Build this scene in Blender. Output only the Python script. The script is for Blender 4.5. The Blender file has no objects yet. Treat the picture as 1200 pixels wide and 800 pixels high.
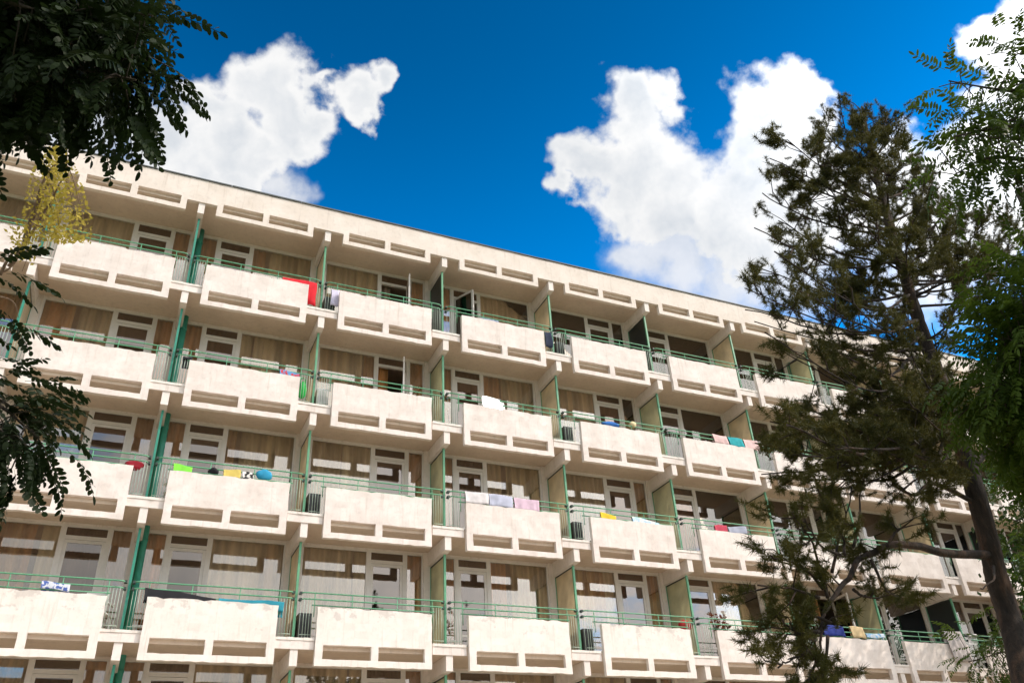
import bpy, math, random
import numpy as np
from mathutils import Vector, Matrix
random.seed(7); RNG = np.random.default_rng(7)
SC = bpy.context.scene; COL = SC.collection
R = math.radians

# ------------------------------------------------------------------ camera
CAMP = np.array([3.49617, -19.43790, -3.98857])
YAW, PITCH, ROLL, FPX = R(25.67917), R(32.07589), R(-3.50063), 981.71
_f = np.array([math.sin(YAW)*math.cos(PITCH), math.cos(YAW)*math.cos(PITCH), math.sin(PITCH)])
_r = np.array([math.cos(YAW), -math.sin(YAW), 0.0]); _u = np.cross(_r, _f)
CR = _r*math.cos(ROLL)+_u*math.sin(ROLL); CU = -_r*math.sin(ROLL)+_u*math.cos(ROLL); CF = _f
cam = bpy.data.objects.new('camera', bpy.data.cameras.new('camera')); COL.objects.link(cam)
M = Matrix([[CR[i], CU[i], -CF[i], CAMP[i]] for i in range(3)]+[[0, 0, 0, 1]]); cam.matrix_world = M
cam.data.sensor_width = 36; cam.data.lens = FPX/1200*36; cam.data.clip_start = .05; cam.data.clip_end = 5000
SC.camera = cam
def ray(px, py): return CF*FPX+CR*(px-600)-CU*(py-400)
def atY(px, py, Y):
    d = ray(px, py); return CAMP+d*((Y-CAMP[1])/d[1])
def wp(px, py, depth):
    return CAMP+ray(px, py)/FPX*depth

# ------------------------------------------------------------------ light
SUN_AZ, SUN_EL = R(56), R(42)      # azimuth measured from straight out of the facade (-Y) towards +X
SUN_DIR = Vector((math.sin(SUN_AZ)*math.cos(SUN_EL), -math.cos(SUN_AZ)*math.cos(SUN_EL), math.sin(SUN_EL)))
sun = bpy.data.objects.new('sun', bpy.data.lights.new('sun', 'SUN')); COL.objects.link(sun)
sun.data.energy = 2.7; sun.data.angle = R(.53); sun.data.color = (1.0, .87, .75)
sun.rotation_euler = SUN_DIR.to_track_quat('Z', 'Y').to_euler()
SC.view_settings.view_transform = 'Standard'; SC.view_settings.look = 'None'
SC.view_settings.exposure = 0.0; SC.view_settings.gamma = 1
world = bpy.data.worlds.new('World'); SC.world = world; world.use_nodes = True
WN = world.node_tree.nodes; WL = world.node_tree.links; WN.clear()
SKY_STRENGTH = .1
def wn(t, **k):
    n = WN.new(t)
    for a, b in k.items(): setattr(n, a, b)
    return n
def wmath(op, a, b=None, c=None, clamp=False):
    n = wn('ShaderNodeMath', operation=op, use_clamp=clamp)
    for i, v in enumerate((a, b, c)):
        if v is None: continue
        if isinstance(v, (int, float)): n.inputs[i].default_value = v
        else: WL.new(v, n.inputs[i])
    return n.outputs[0]
def wvec(op, a, b=None, scale=None):
    n = wn('ShaderNodeVectorMath', operation=op)
    for i, v in enumerate((a, b)):
        if v is None: continue
        if isinstance(v, (tuple, list, np.ndarray)): n.inputs[i].default_value = tuple(v)
        else: WL.new(v, n.inputs[i])
    if scale is not None: n.inputs['Scale'].default_value = scale
    return n
def wnoise(vec, scale, detail=6, rough=.55):
    n = wn('ShaderNodeTexNoise'); n.inputs['Scale'].default_value = scale; n.inputs['Detail'].default_value = detail
    n.inputs['Roughness'].default_value = rough; WL.new(vec, n.inputs['Vector']); return n
def wrange(v, a, b, lo=0., hi=1.):
    n = wn('ShaderNodeMapRange', interpolation_type='SMOOTHSTEP'); WL.new(v, n.inputs[0])
    for i, x in enumerate((a, b, lo, hi)): n.inputs[i+1].default_value = x
    return n.outputs[0]
def wmix(f, a, b):
    n = wn('ShaderNodeMix', data_type='RGBA')
    for s, v in ((n.inputs[0], f), (n.inputs[6], a), (n.inputs[7], b)):
        if isinstance(v, (int, float)): s.default_value = v
        elif isinstance(v, tuple): s.default_value = v+(1,)
        else: WL.new(v, s)
    return n.outputs[2]
sky = wn('ShaderNodeTexSky', sky_type='NISHITA'); sky.sun_disc = False
sky.sun_elevation = SUN_EL; sky.sun_rotation = math.atan2(SUN_DIR.x, SUN_DIR.y)
sky.altitude = 400; sky.air_density = 1.0; sky.dust_density = .3; sky.ozone_density = 3.0
hs = wn('ShaderNodeHueSaturation'); hs.inputs['Saturation'].default_value = 1.42; hs.inputs['Hue'].default_value = .492; hs.inputs['Value'].default_value = 1.26
gm = wn('ShaderNodeGamma'); gm.inputs[1].default_value = 1.3; WL.new(sky.outputs[0], gm.inputs[0]); WL.new(gm.outputs[0], hs.inputs['Color'])
tc = wn('ShaderNodeTexCoord'); D0 = wvec('NORMALIZE', tc.outputs['Generated']).outputs[0]
n1 = wnoise(D0, 9, 4); n2 = wnoise(D0, 30, 6, .6)
w1 = wvec('SCALE', wvec('SUBTRACT', n1.outputs['Color'], (.5, .5, .5)).outputs[0], scale=.13).outputs[0]
w2 = wvec('SCALE', wvec('SUBTRACT', n2.outputs['Color'], (.5, .5, .5)).outputs[0], scale=.024).outputs[0]
DW = wvec('ADD', wvec('ADD', D0, w1).outputs[0], w2).outputs[0]
def field(blobs, k=.25):
    acc = None
    for px, py, r in blobs:
        v = ray(px, py); L = np.linalg.norm(v); c = v/L
        d = wvec('DISTANCE', DW, c).outputs['Value']
        q = wmath('DIVIDE', d, r/L)
        acc = q if acc is None else wmath('SMOOTH_MIN', acc, q, k)
    return acc
hard = field([(295, 100, 42), (330, 110, 50), (275, 140, 45), (350, 135, 42), (300, 185, 48), (245, 190, 45), (200, 170, 45), (378, 122, 24), (388, 104, 14), (418, 108, 24), (440, 94, 20), (425, 122, 18), (300, 215, 28),(240,130,30),
              (740, 120, 36), (782, 118, 27), (735, 155, 42), (690, 190, 38), (660, 215, 22), (740, 205, 62), (795, 228, 56), (878, 168, 42), (905, 130, 42), (930, 110, 34), (945, 140, 28), (965, 205, 40), (985, 262, 52), (885, 225, 75), (790, 250, 58), (860, 270, 70), (940, 240, 60), (725, 235, 36),
              (1150, 30, 30), (1190, 20, 45), (1180, 70, 36), (1215, 110, 60), (1070, 190, 34), (1100, 210, 40), (1150, 240, 60), (1040, 240, 55), (1120, 290, 50), (1200, 190, 60)])
soft = field([(250, 215, 60), (180, 210, 50), (90, 130, 70), (340, 215, 36), (780, 300, 66), (850, 320, 80), (930, 310, 80), (1000, 280, 70), (1090, 330, 80), (740, 300, 26)])
n3 = wnoise(D0, 26, 8, .62); n4 = wnoise(D0, 8, 5, .6); n5 = wnoise(D0, 60, 6, .65)
fh = wmath('ADD', hard, wmath('MULTIPLY', wmath('SUBTRACT', n3.outputs[0], .5), .9))
fh = wmath('ADD', fh, wmath('MULTIPLY', wmath('SUBTRACT', n5.outputs[0], .5), .22))
fs = wmath('ADD', soft, wmath('MULTIPLY', wmath('SUBTRACT', n3.outputs[0], .5), 1.0))
a_h = wrange(fh, 1.22, .72); a_s = wmath('MULTIPLY', wrange(fs, 1.3, .25), .85)
# unseen clouds round the rest of the sky, thickened to whiten window reflections
stretch = wvec('MULTIPLY', D0, (1, 1, 1.9)).outputs[0]
ng = wnoise(stretch, 3.1, 9, .6)
inview = wvec('DOT_PRODUCT', D0, tuple(CF)).outputs['Value']
a_g = wmath('MULTIPLY', wrange(ng.outputs[0], .30, .46), wrange(inview, .80, .70))
a_all = wmath('MAXIMUM', wmath('MAXIMUM', a_h, a_s), a_g, clamp=True)
def lit(scale, off, det):
    o = wvec('ADD', DW, tuple((CU*.75+CR*.35-CF*.2)*off)).outputs[0]
    return wmath('SUBTRACT', wnoise(DW, scale, det, .55).outputs[0], wnoise(o, scale, det, .55).outputs[0])
rel = wmath('ADD', wmath('MULTIPLY', lit(9, .035, 4), .95), wmath('MULTIPLY', lit(24, .014, 4), .6))
sunward = wrange(wvec('DOT_PRODUCT', D0, tuple(SUN_DIR)).outputs['Value'], .45, 1.0, 1.0, 3.2)  # clouds towards the sun brightened, so window reflections come out white
shade0 = wmath('ADD', wmath('MULTIPLY', wrange(n4.outputs[0], .38, .66), .6), wmath('MULTIPLY', wrange(fh, .75, .25), .4))
CB = 1/SKY_STRENGTH
shade = wmath('SUBTRACT', wmath('MULTIPLY', shade0, .75), rel, clamp=True)
ccol0 = wmix(shade, (.95*CB, .95*CB, .95*CB), (.60*CB, .655*CB, .725*CB))
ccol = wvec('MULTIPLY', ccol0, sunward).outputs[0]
sz = wn('ShaderNodeSeparateXYZ'); WL.new(D0, sz.inputs[0])
hzn = wrange(sz.outputs[2], .86, .42, .80, 1.75)          # paler towards the horizon all round
skyb = wvec('MULTIPLY', hs.outputs[0], hzn).outputs[0]
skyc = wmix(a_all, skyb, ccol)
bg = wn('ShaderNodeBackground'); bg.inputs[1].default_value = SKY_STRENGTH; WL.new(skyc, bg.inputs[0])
wo = wn('ShaderNodeOutputWorld'); WL.new(bg.outputs[0], wo.inputs[0])

# ------------------------------------------------------------------ mesh and object helpers
class MB:
    def __init__(s): s.v = []; s.f = []
    def box(s, x0, x1, y0, y1, z0, z1):
        b = len(s.v)
        s.v += [(x0, y0, z0), (x1, y0, z0), (x1, y1, z0), (x0, y1, z0), (x0, y0, z1), (x1, y0, z1), (x1, y1, z1), (x0, y1, z1)]
        s.f += [tuple(b+i for i in q) for q in ((0, 3, 2, 1), (4, 5, 6, 7), (0, 1, 5, 4), (1, 2, 6, 5), (2, 3, 7, 6), (3, 0, 4, 7))]
        return s
    def tube(s, pts, rad, n=8, cap=True):
        pts = [Vector(p) for p in pts]; rs = rad if isinstance(rad, (list, tuple)) else [rad]*len(pts)
        b = len(s.v); prev = None
        for i, p in enumerate(pts):
            t = (pts[min(i+1, len(pts)-1)]-pts[max(i-1, 0)]).normalized()
            if prev is None:
                a = Vector((0, 0, 1)) if abs(t.z) < .9 else Vector((1, 0, 0)); prev = t.cross(a).normalized()
            e = (prev-t*prev.dot(t)); e = e.normalized() if e.length > 1e-6 else t.orthogonal().normalized(); prev = e; g = t.cross(e)
            for k in range(n):
                an = 2*math.pi*k/n; s.v.append(tuple(p+(e*math.cos(an)+g*math.sin(an))*rs[i]))
        for i in range(len(pts)-1):
            for k in range(n):
                k2 = (k+1) % n; s.f.append((b+i*n+k, b+i*n+k2, b+(i+1)*n+k2, b+(i+1)*n+k))
        if cap:
            s.f.append(tuple(b+k for k in range(n))[::-1]); e = b+(len(pts)-1)*n; s.f.append(tuple(e+k for k in range(n)))
        return s
    def mesh(s, name, mat, smooth=False, bevel=0):
        m = bpy.data.meshes.new(name); m.from_pydata([tuple(float(c) for c in q) for q in s.v], [], s.f); m.update()
        if mat: m.materials.append(mat)
        if smooth: m.polygons.foreach_set('use_smooth', [True]*len(m.polygons))
        return m
def np_mesh(name, V, F, mat, smooth=False):
    """V (n,3) F (m,k) equal sized faces"""
    m = bpy.data.meshes.new(name); n, k = F.shape
    m.vertices.add(len(V)); m.vertices.foreach_set('co', V.astype(np.float32).ravel())
    m.loops.add(n*k); m.loops.foreach_set('vertex_index', F.astype(np.int32).ravel())
    m.polygons.add(n); m.polygons.foreach_set('loop_start', np.arange(0, n*k, k, dtype=np.int32))
    if smooth: m.polygons.foreach_set('use_smooth', np.ones(n, dtype=bool))
    m.update(); m.validate(); m.materials.append(mat); return m
WPOS = {}
def obj(name, mesh, parent=None, loc=(0, 0, 0), rot=None):
    o = bpy.data.objects.new(name, mesh); COL.objects.link(o)
    loc = Vector(loc); WPOS[o] = loc
    if parent: o.parent = parent; o.location = loc-WPOS[parent]
    else: o.location = loc
    if rot: o.rotation_euler = rot
    return o
def tag(o, label, cat, group=None, kind=None):
    o['label'] = label; o['category'] = cat
    if group: o['group'] = group
    if kind: o['kind'] = kind
    return o
def thing(name, loc, label, cat, group=None): return tag(obj(name, None, None, loc), label, cat, group)
def struct(o): o['kind'] = 'structure'; return o

# ------------------------------------------------------------------ materials
class Mat:
    def __init__(s, name):
        s.m = bpy.data.materials.new(name); s.m.use_nodes = True; s.n = s.m.node_tree.nodes; s.l = s.m.node_tree.links
        s.b = s.n['Principled BSDF']; s.tc = s.n.new('ShaderNodeTexCoord')
    def set(s, **k):
        for a, v in k.items():
            i = s.b.inputs[a.replace('_', ' ')]
            i.default_value = (v+(1,)) if isinstance(v, tuple) and len(v) == 3 else v
        return s
    def rnd(s):
        return s.n.new('ShaderNodeObjectInfo').outputs['Random']
    def coord(s, scale=(1, 1, 1), rnd=True, src='Object'):
        mp = s.n.new('ShaderNodeMapping'); mp.inputs['Scale'].default_value = scale; s.l.new(s.tc.outputs[src], mp.inputs[0])
        if rnd:
            c = s.n.new('ShaderNodeCombineXYZ'); q = s.n.new('ShaderNodeMath'); q.operation = 'MULTIPLY'; q.inputs[1].default_value = 57
            s.l.new(s.rnd(), q.inputs[0]); s.l.new(q.outputs[0], c.inputs[0]); s.l.new(q.outputs[0], c.inputs[2]); s.l.new(c.outputs[0], mp.inputs['Location'])
        return mp.outputs[0]
    def noise(s, vec, scale, detail=5, rough=.55):
        n = s.n.new('ShaderNodeTexNoise'); n.inputs['Scale'].default_value = scale; n.inputs['Detail'].default_value = detail; n.inputs['Roughness'].default_value = rough
        s.l.new(vec, n.inputs['Vector']); return n.outputs[0]
    def ramp(s, v, stops):
        r = s.n.new('ShaderNodeValToRGB'); e = r.color_ramp.elements
        for i, (p, c) in enumerate(stops):
            q = e[i] if i < 2 else e.new(p); q.position = p; q.color = c+(1,)
        s.l.new(v, r.inputs[0]); return r.outputs[0]
    def mix(s, f, a, b, blend='MIX'):
        n = s.n.new('ShaderNodeMix'); n.data_type = 'RGBA'; n.blend_type = blend
        for q, v in ((n.inputs[0], f), (n.inputs[6], a), (n.inputs[7], b)):
            if isinstance(v, (int, float)): q.default_value = v
            elif isinstance(v, tuple): q.default_value = v+(1,)
            else: s.l.new(v, q)
        return n.outputs[2]
    def math(s, op, a, b):
        n = s.n.new('ShaderNodeMath'); n.operation = op
        for i, v in enumerate((a, b)):
            if isinstance(v, (int, float)): n.inputs[i].default_value = v
            else: s.l.new(v, n.inputs[i])
        return n.outputs[0]
    def col(s, v): s.l.new(v, s.b.inputs['Base Color']); return s
    def bump(s, v, strength=.3, dist=.01):
        n = s.n.new('ShaderNodeBump'); n.inputs['Strength'].default_value = strength; n.inputs['Distance'].default_value = dist
        s.l.new(v, n.inputs['Height']); s.l.new(n.outputs[0], s.b.inputs['Normal']); return s
def plaster(name, base, dark, peel=0.0):
    m = Mat(name).set(Roughness=.9); c = m.coord()
    a = m.noise(c, 1.6, 6, .6); b = m.noise(c, 9, 6, .65)
    col = m.mix(m.ramp(a, [(.35, (0, 0, 0)), (.75, (1, 1, 1))]), base, dark)
    col = m.mix(m.math('MULTIPLY', m.ramp(b, [(.5, (0, 0, 0)), (.8, (1, 1, 1))]), .45), col, tuple(x*.72 for x in dark))
    st = m.noise(m.coord((7, 7, .55)), 1.5, 5, .6)       # rain streaks
    col = m.mix(m.math('MULTIPLY', m.ramp(st, [(.56, (0, 0, 0)), (.78, (1, 1, 1))]), .55), col, (.47, .39, .32))
    if peel:
        q = m.noise(m.coord((1, 1, 1.3)), 2.0, 8, .68)
        sx = m.n.new('ShaderNodeSeparateXYZ'); m.l.new(m.tc.outputs['Object'], sx.inputs[0])
        hz = m.n.new('ShaderNodeMapRange'); m.l.new(sx.outputs[2], hz.inputs[0]); hz.inputs[1].default_value = .75; hz.inputs[2].default_value = 1.3; hz.inputs[3].default_value = -.14; hz.inputs[4].default_value = .03
        q = m.math('ADD', q, hz.outputs[0])
        col = m.mix(m.math('MULTIPLY', m.ramp(q, [(.70-peel, (0, 0, 0)), (.73-peel, (1, 1, 1))]), .5), col, (.52, .46, .42))
    m.col(col); m.bump(m.noise(c, 60, 5, .7), .35, .006); return m.m
M_WALL = plaster('white_plaster', (.84, .775, .725), (.74, .66, .60))
M_PANEL = plaster('weathered_plaster', (.85, .775, .725), (.67, .585, .53), .09)
M_PEEL = plaster('peeling_plaster', (.85, .79, .735), (.77, .70, .635), .18)
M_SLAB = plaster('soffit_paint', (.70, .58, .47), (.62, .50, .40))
M_ROOFB = plaster('roof_band_plaster', (.80, .72, .65), (.70, .61, .53), .04)
def paint(name, col, rough=.45, var=.25, metal=0.):
    m = Mat(name).set(Roughness=rough, Metallic=metal); c = m.coord()
    m.col(m.mix(m.ramp(m.noise(c, 6, 6, .65), [(.4, (0, 0, 0)), (.75, (1, 1, 1))]), col, tuple(x*(1-var) for x in col)))
    m.bump(m.noise(c, 40, 3), .15, .002); return m.m
M_GREEN = paint('green_paint', (.12, .36, .20)); M_TEAL = paint('teal_paint', (.03, .27, .19), .5)
M_DARKG = paint('dark_metal', (.03, .045, .04)); M_FRAME = paint('white_frame_paint', (.74, .70, .66), .5, .12)
M_BAL = paint('baluster_paint', (.45, .55, .45)); M_FLASH = paint('roof_flashing', (.09, .10, .10), .6)
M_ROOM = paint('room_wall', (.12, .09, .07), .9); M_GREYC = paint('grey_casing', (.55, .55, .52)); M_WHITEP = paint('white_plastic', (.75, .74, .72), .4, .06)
M_DARKP = paint('dark_casing', (.05, .055, .055), .5); M_GRILL = paint('grille_black', (.02, .022, .022), .6)
def screen(name, col, trans):
    m = Mat(name).set(Roughness=.35); c = m.coord()
    v = m.mix(m.ramp(m.noise(c, 2.2, 4), [(.35, (0, 0, 0)), (.7, (1, 1, 1))]), col, tuple(x*.72 for x in col)); m.col(v)
    if trans:
        t = m.n.new('ShaderNodeBsdfTranslucent'); m.l.new(v, t.inputs[0]); mx = m.n.new('ShaderNodeMixShader'); mx.inputs[0].default_value = trans
        m.l.new(m.b.outputs[0], mx.inputs[1]); m.l.new(t.outputs[0], mx.inputs[2])
        tr = m.n.new('ShaderNodeBsdfTransparent'); tr.inputs[0].default_value = col+(1,)
        m2 = m.n.new('ShaderNodeMixShader'); m2.inputs[0].default_value = .22; m.l.new(mx.outputs[0], m2.inputs[1]); m.l.new(tr.outputs[0], m2.inputs[2])
        m.l.new(m2.outputs[0], m.n['Material Output'].inputs[0])
    return m.m
M_SCR = {'beige': screen('beige_fibreglass', (.84, .74, .56), .5), 'green': screen('green_fibreglass', (.74, .71, .52), .5), 'dark': screen('dark_board', (.025, .03, .028), 0)}
def glass(name, refl, tint):
    m = Mat(name); m.n.remove(m.b)
    tr = m.n.new('ShaderNodeBsdfTransparent'); tr.inputs[0].default_value = tint+(1,)
    gl = m.n.new('ShaderNodeBsdfGlossy'); gl.inputs['Roughness'].default_value = .012; gl.inputs['Color'].default_value = (1, .94, .87, 1)
    fr = m.n.new('ShaderNodeFresnel'); fr.inputs[0].default_value = 1.5
    ad = m.n.new('ShaderNodeMath'); ad.operation = 'MULTIPLY_ADD'; ad.inputs[1].default_value = .9; ad.inputs[2].default_value = refl; ad.use_clamp = True
    m.l.new(fr.outputs[0], ad.inputs[0])
    bm = m.n.new('ShaderNodeBump'); bm.inputs['Strength'].default_value = .03; bm.inputs['Distance'].default_value = .02
    m.l.new(m.noise(m.coord((1, 1, 1)), 1.3, 2), bm.inputs['Height']); m.l.new(bm.outputs[0], gl.inputs['Normal'])
    mx = m.n.new('ShaderNodeMixShader'); m.l.new(ad.outputs[0], mx.inputs[0]); m.l.new(tr.outputs[0], mx.inputs[1]); m.l.new(gl.outputs[0], mx.inputs[2])
    m.l.new(mx.outputs[0], m.n['Material Output'].inputs[0]); return m.m
M_GLASS = glass('window_glass', .12, (.97, .95, .92)); M_DGLASS = glass('door_glass', .12, (.50, .41, .36))
def curtain_mat(name, cols):
    m = Mat(name).set(Roughness=.85)
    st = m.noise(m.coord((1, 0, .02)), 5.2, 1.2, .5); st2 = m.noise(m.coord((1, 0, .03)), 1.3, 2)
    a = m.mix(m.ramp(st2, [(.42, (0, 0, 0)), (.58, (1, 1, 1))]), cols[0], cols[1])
    m.col(m.mix(m.ramp(st, [(.38, (0, 0, 0)), (.62, (1, 1, 1))]), a, tuple(x*.42 for x in cols[0])))  # darker stripes: cloth pattern, with pleat shade painted into the colour
    t = m.n.new('ShaderNodeBsdfTranslucent'); t.inputs[0].default_value = cols[0]+(1,); mx = m.n.new('ShaderNodeMixShader'); mx.inputs[0].default_value = .15
    m.l.new(m.b.outputs[0], mx.inputs[1]); m.l.new(t.outputs[0], mx.inputs[2]); m.l.new(mx.outputs[0], m.n['Material Output'].inputs[0]); return m.m
M_CUR = [curtain_mat('khaki_curtain', ((.90, .75, .47), (.92, .80, .56))), curtain_mat('beige_curtain', ((.94, .82, .60), (.84, .64, .38))), curtain_mat('brown_curtain', ((.74, .36, .13), (.86, .66, .36)))]
M_CURS = curtain_mat('rust_curtain', ((.78, .36, .12), (.66, .33, .13)))
M_CURD = curtain_mat('net_curtain', ((.55, .38, .29), (.66, .47, .34)))
def cloth_mat(name, col, col2=None, sc=14):
    if name in bpy.data.materials: return bpy.data.materials[name]
    m = Mat(name).set(Roughness=.9); c = m.coord()
    if col2: m.col(m.mix(m.ramp(m.noise(c, sc, 2), [(.47, (0, 0, 0)), (.53, (1, 1, 1))]), col, col2))
    else: m.col(m.mix(m.ramp(m.noise(c, 5, 4), [(.4, (0, 0, 0)), (.7, (1, 1, 1))]), col, tuple(x*.75 for x in col)))
    m.bump(m.noise(c, 90, 2), .3, .003); return m.m
def bark(name, c1, c2, sc=8):
    m = Mat(name).set(Roughness=.95); c = m.coord((1, 1, .25)); n = m.noise(c, sc, 8, .7)
    m.col(m.ramp(n, [(.32, tuple(x*.3 for x in c1)), (.5, c1), (.72, c2)])); m.bump(n, 1.0, .05); return m.m
M_BARK = bark('pine_bark', (.030, .021, .016), (.12, .064, .038)); M_BARK2 = bark('dark_bark', (.07, .055, .04), (.12, .09, .07), 20); M_BARK3 = bark('pale_bark', (.22, .15, .10), (.30, .22, .15), 20)
def leafmat(name, c1, c2, trans, sc=3):
    m = Mat(name).set(Roughness=.5); m.b.inputs['Specular IOR Level'].default_value = .12
    v = m.mix(m.rnd(), c1, c2); v = m.mix(m.ramp(m.noise(m.coord(src='Object', rnd=False), sc, 3), [(.35, (0, 0, 0)), (.65, (1, 1, 1))]), v, tuple(x*.6 for x in c1)); m.col(v)
    if trans:
        t = m.n.new('ShaderNodeBsdfTranslucent'); t.inputs[0].default_value = tuple(min(1, x*1.6) for x in c2)+(1,); mx = m.n.new('ShaderNodeMixShader'); mx.inputs[0].default_value = trans
        m.l.new(m.b.outputs[0], mx.inputs[1]); m.l.new(t.outputs[0], mx.inputs[2]); m.l.new(mx.outputs[0], m.n['Material Output'].inputs[0])
    return m.m
M_LEAFL = leafmat('locust_leaf', (.014, .026, .008), (.024, .042, .011), .12)
M_LEAFR = leafmat('ash_leaf', (.033, .068, .009), (.072, .112, .014), .28)
M_YEL = leafmat('yellow_leaf', (.46, .34, .05), (.28, .26, .05), .3, 9)
M_NEED = leafmat('pine_needles', (.045, .060, .015), (.125, .108, .024), .14, 1.2)
m = Mat('paving').set(Roughness=.9); c = m.coord(rnd=False)
m.col(m.mix(m.ramp(m.noise(c, .35, 6), [(.4, (0, 0, 0)), (.6, (1, 1, 1))]), (.50, .41, .31), (.40, .32, .25))); m.bump(m.noise(c, 30, 4), .3, .01); M_GROUND = m.m
m = Mat('grass').set(Roughness=.95); c = m.coord(rnd=False)
m.col(m.mix(m.noise(c, 2, 6), (.05, .08, .02), (.10, .12, .035))); m.bump(m.noise(c, 40, 4), .6, .03); M_GRASS = m.m

# ------------------------------------------------------------------ ground
GZ = -5.6
struct(obj('ground', MB().box(-2500, 2500, -2500, 2500, -.5, 0).mesh('ground', M_GRASS), None, (0, 0, GZ-.004)))
struct(obj('pavement', MB().box(-25, 60, -16, -1.2, -.3, 0).mesh('pavement', M_GROUND), None, (0, 0, GZ+.05)))

# ------------------------------------------------------------------ the hotel
XF = [-.051, 3.476, 7.097, 10.788, 14.502, 18.151, 21.707, 25.131]
X0 = {c: XF[c] for c in range(8)}; X0[-1] = X0[0]-3.56
for c in (8, 9, 10, 11): X0[c] = X0[c-1]+3.5
COLS = range(-1, 11); W = 3.6; G = .86
Bd = {c: (X0[c-1]+W+X0[c])/2 for c in range(0, 12)}; Bd[-1] = X0[-1]-.02
ZR = {0: 11.904, 1: 8.856, 2: 5.872, 3: 2.909, 4: 0.0, 5: -2.9}
XL, XR = Bd[-1]-.1, Bd[11]+.1; YW = 1.5
hotel = thing('hotel_building', (13, 0, GZ), 'long white hotel block with rows of balconies, green railings and brown curtains', 'building')
def part(name, mesh, loc, parent=None, rot=None): return obj(name, mesh, parent or hotel, loc, rot)

def grid_plate(xs, zs, hole, y0, y1, jit=0., seed=0):
    """perforated plate with chipped edges; hole(xm, zm) True leaves the cell out"""
    rg = random.Random(seed); nx, nz = len(xs), len(zs); mb = MB()
    P = {}
    solid = lambda i, k: 0 <= i < nx-1 and 0 <= k < nz-1 and not hole((xs[i]+xs[i+1])/2, (zs[k]+zs[k+1])/2)
    def vert(i, k, s):
        if (i, k, s) not in P:
            edge = not all(solid(a, b) for a in (i-1, i) for b in (k-1, k))
            rr = random.Random(hash((seed, i, k)))
            j = jit*(rr.random()**3) if edge else 0
            dx = dz = 0
            if edge:
                dx = rr.uniform(-.4, .4)*jit
                if k == nz-1: dz = -j*2.2
                elif k == 0: dz = j
                else: dz = rr.uniform(-.4, .4)*jit
            dy = rr.uniform(-1, 1)*jit*.35 if s == 0 else 0
            P[i, k, s] = len(mb.v); mb.v.append((xs[i]+dx, (y0 if s == 0 else y1)+dy, zs[k]+dz))
        return P[i, k, s]
    for i in range(nx-1):
        for k in range(nz-1):
            if not solid(i, k): continue
            a = [vert(i, k, 0), vert(i+1, k, 0), vert(i+1, k+1, 0), vert(i, k+1, 0)]; b = [vert(i, k, 1), vert(i+1, k, 1), vert(i+1, k+1, 1), vert(i, k+1, 1)]
            mb.f.append(tuple(a)); mb.f.append(tuple(b[::-1]))
            for (di, dk, e0, e1) in ((0, -1, 0, 1), (1, 0, 1, 2), (0, 1, 2, 3), (-1, 0, 3, 0)):
                if not solid(i+di, k+dk): mb.f.append((a[e1], a[e0], b[e0], b[e1]))
    return mb
def seg(bp, step):
    out = []
    for a, b in zip(bp, bp[1:]):
        n = max(1, round((b-a)/step)); out += [a+(b-a)*i/n for i in range(n)]
    return out+[bp[-1]]
PW = W-G; PH = 1.286
def phole(x, z): return .145 < z < .455 and (.175 < x < 1.285 or 1.455 < x < PW-.175)
pxs = seg([0, .175, 1.285, 1.455, PW-.175, PW], .14); pzs = seg([0, .145, .455, PH], .16)
PAR = [grid_plate(pxs, pzs, phole, 0, .12, .016, s).mesh('parapet', mt) for s, mt in ((1, M_PANEL), (2, M_PANEL), (3, M_PANEL), (4, M_PEEL), (5, M_PEEL))]
for c in COLS:
    for r in range(1, 6):
        me = PAR[random.randrange(3)]
        if r >= 4 and c in (0, 1, 2, 3, 4): me = PAR[3+random.randrange(2)]
        part('parapet', me, (X0[c]+G/2, random.uniform(-.006, .006), ZR[r]+random.uniform(-.008, .008)))
# slabs: soffit at +.36, edge in the gaps, thin lip
for r in range(0, 6):
    z = ZR[r]; mb = MB()
    if r == 0: mb.box(XL, XR, .2, 7, z+.36, z+.62)
    else: mb.box(XL, XR, .122, 4, z+.36, z+.575)
    part('floor_slab' if r else 'roof_slab', mb.mesh('slab', M_SLAB), (0, 0, 0))
    if r:
        for c in range(-1, 12):       # rendered edge and lip of the slab between two parapets
            b = Bd[c]; h = G/2-.003
            mb = MB().box(-h, h, .075, .1215, .355, .54)
            part('slab_edge', mb.mesh('slab_edge', M_PANEL), (b, 0, z))
            mb = MB()
            xs_ = [-h+2*h*i/7 for i in range(8)]
            for a, d in zip(xs_, xs_[1:]):
                e = random.uniform(0, .012); mb.box(a, d, .052+e, .30, .5405+random.uniform(0, .003), .605-random.uniform(0, .008))
            part('ledge', mb.mesh('ledge', M_PEEL), (b, 0, z))
# beams under every slab at the bay lines
bm_ = MB(); bm_.v = [(-.085, .10, 0), (.085, .10, 0), (.085, 1.49, -.02), (-.085, 1.49, -.02), (-.085, .10, .354), (.085, .10, .354), (.085, 1.49, .354), (-.085, 1.49, .354)]
bm_.f = [(0, 3, 2, 1), (4, 5, 6, 7), (0, 1, 5, 4), (1, 2, 6, 5), (2, 3, 7, 6), (3, 0, 4, 7)]; BEAM = bm_.mesh('beam', M_WALL)
for r in range(0, 6):
    for c in range(-1, 12): part('beam', BEAM, (Bd[c], .03*(r == 0), ZR[r]+.01*(r == 0)))
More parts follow.
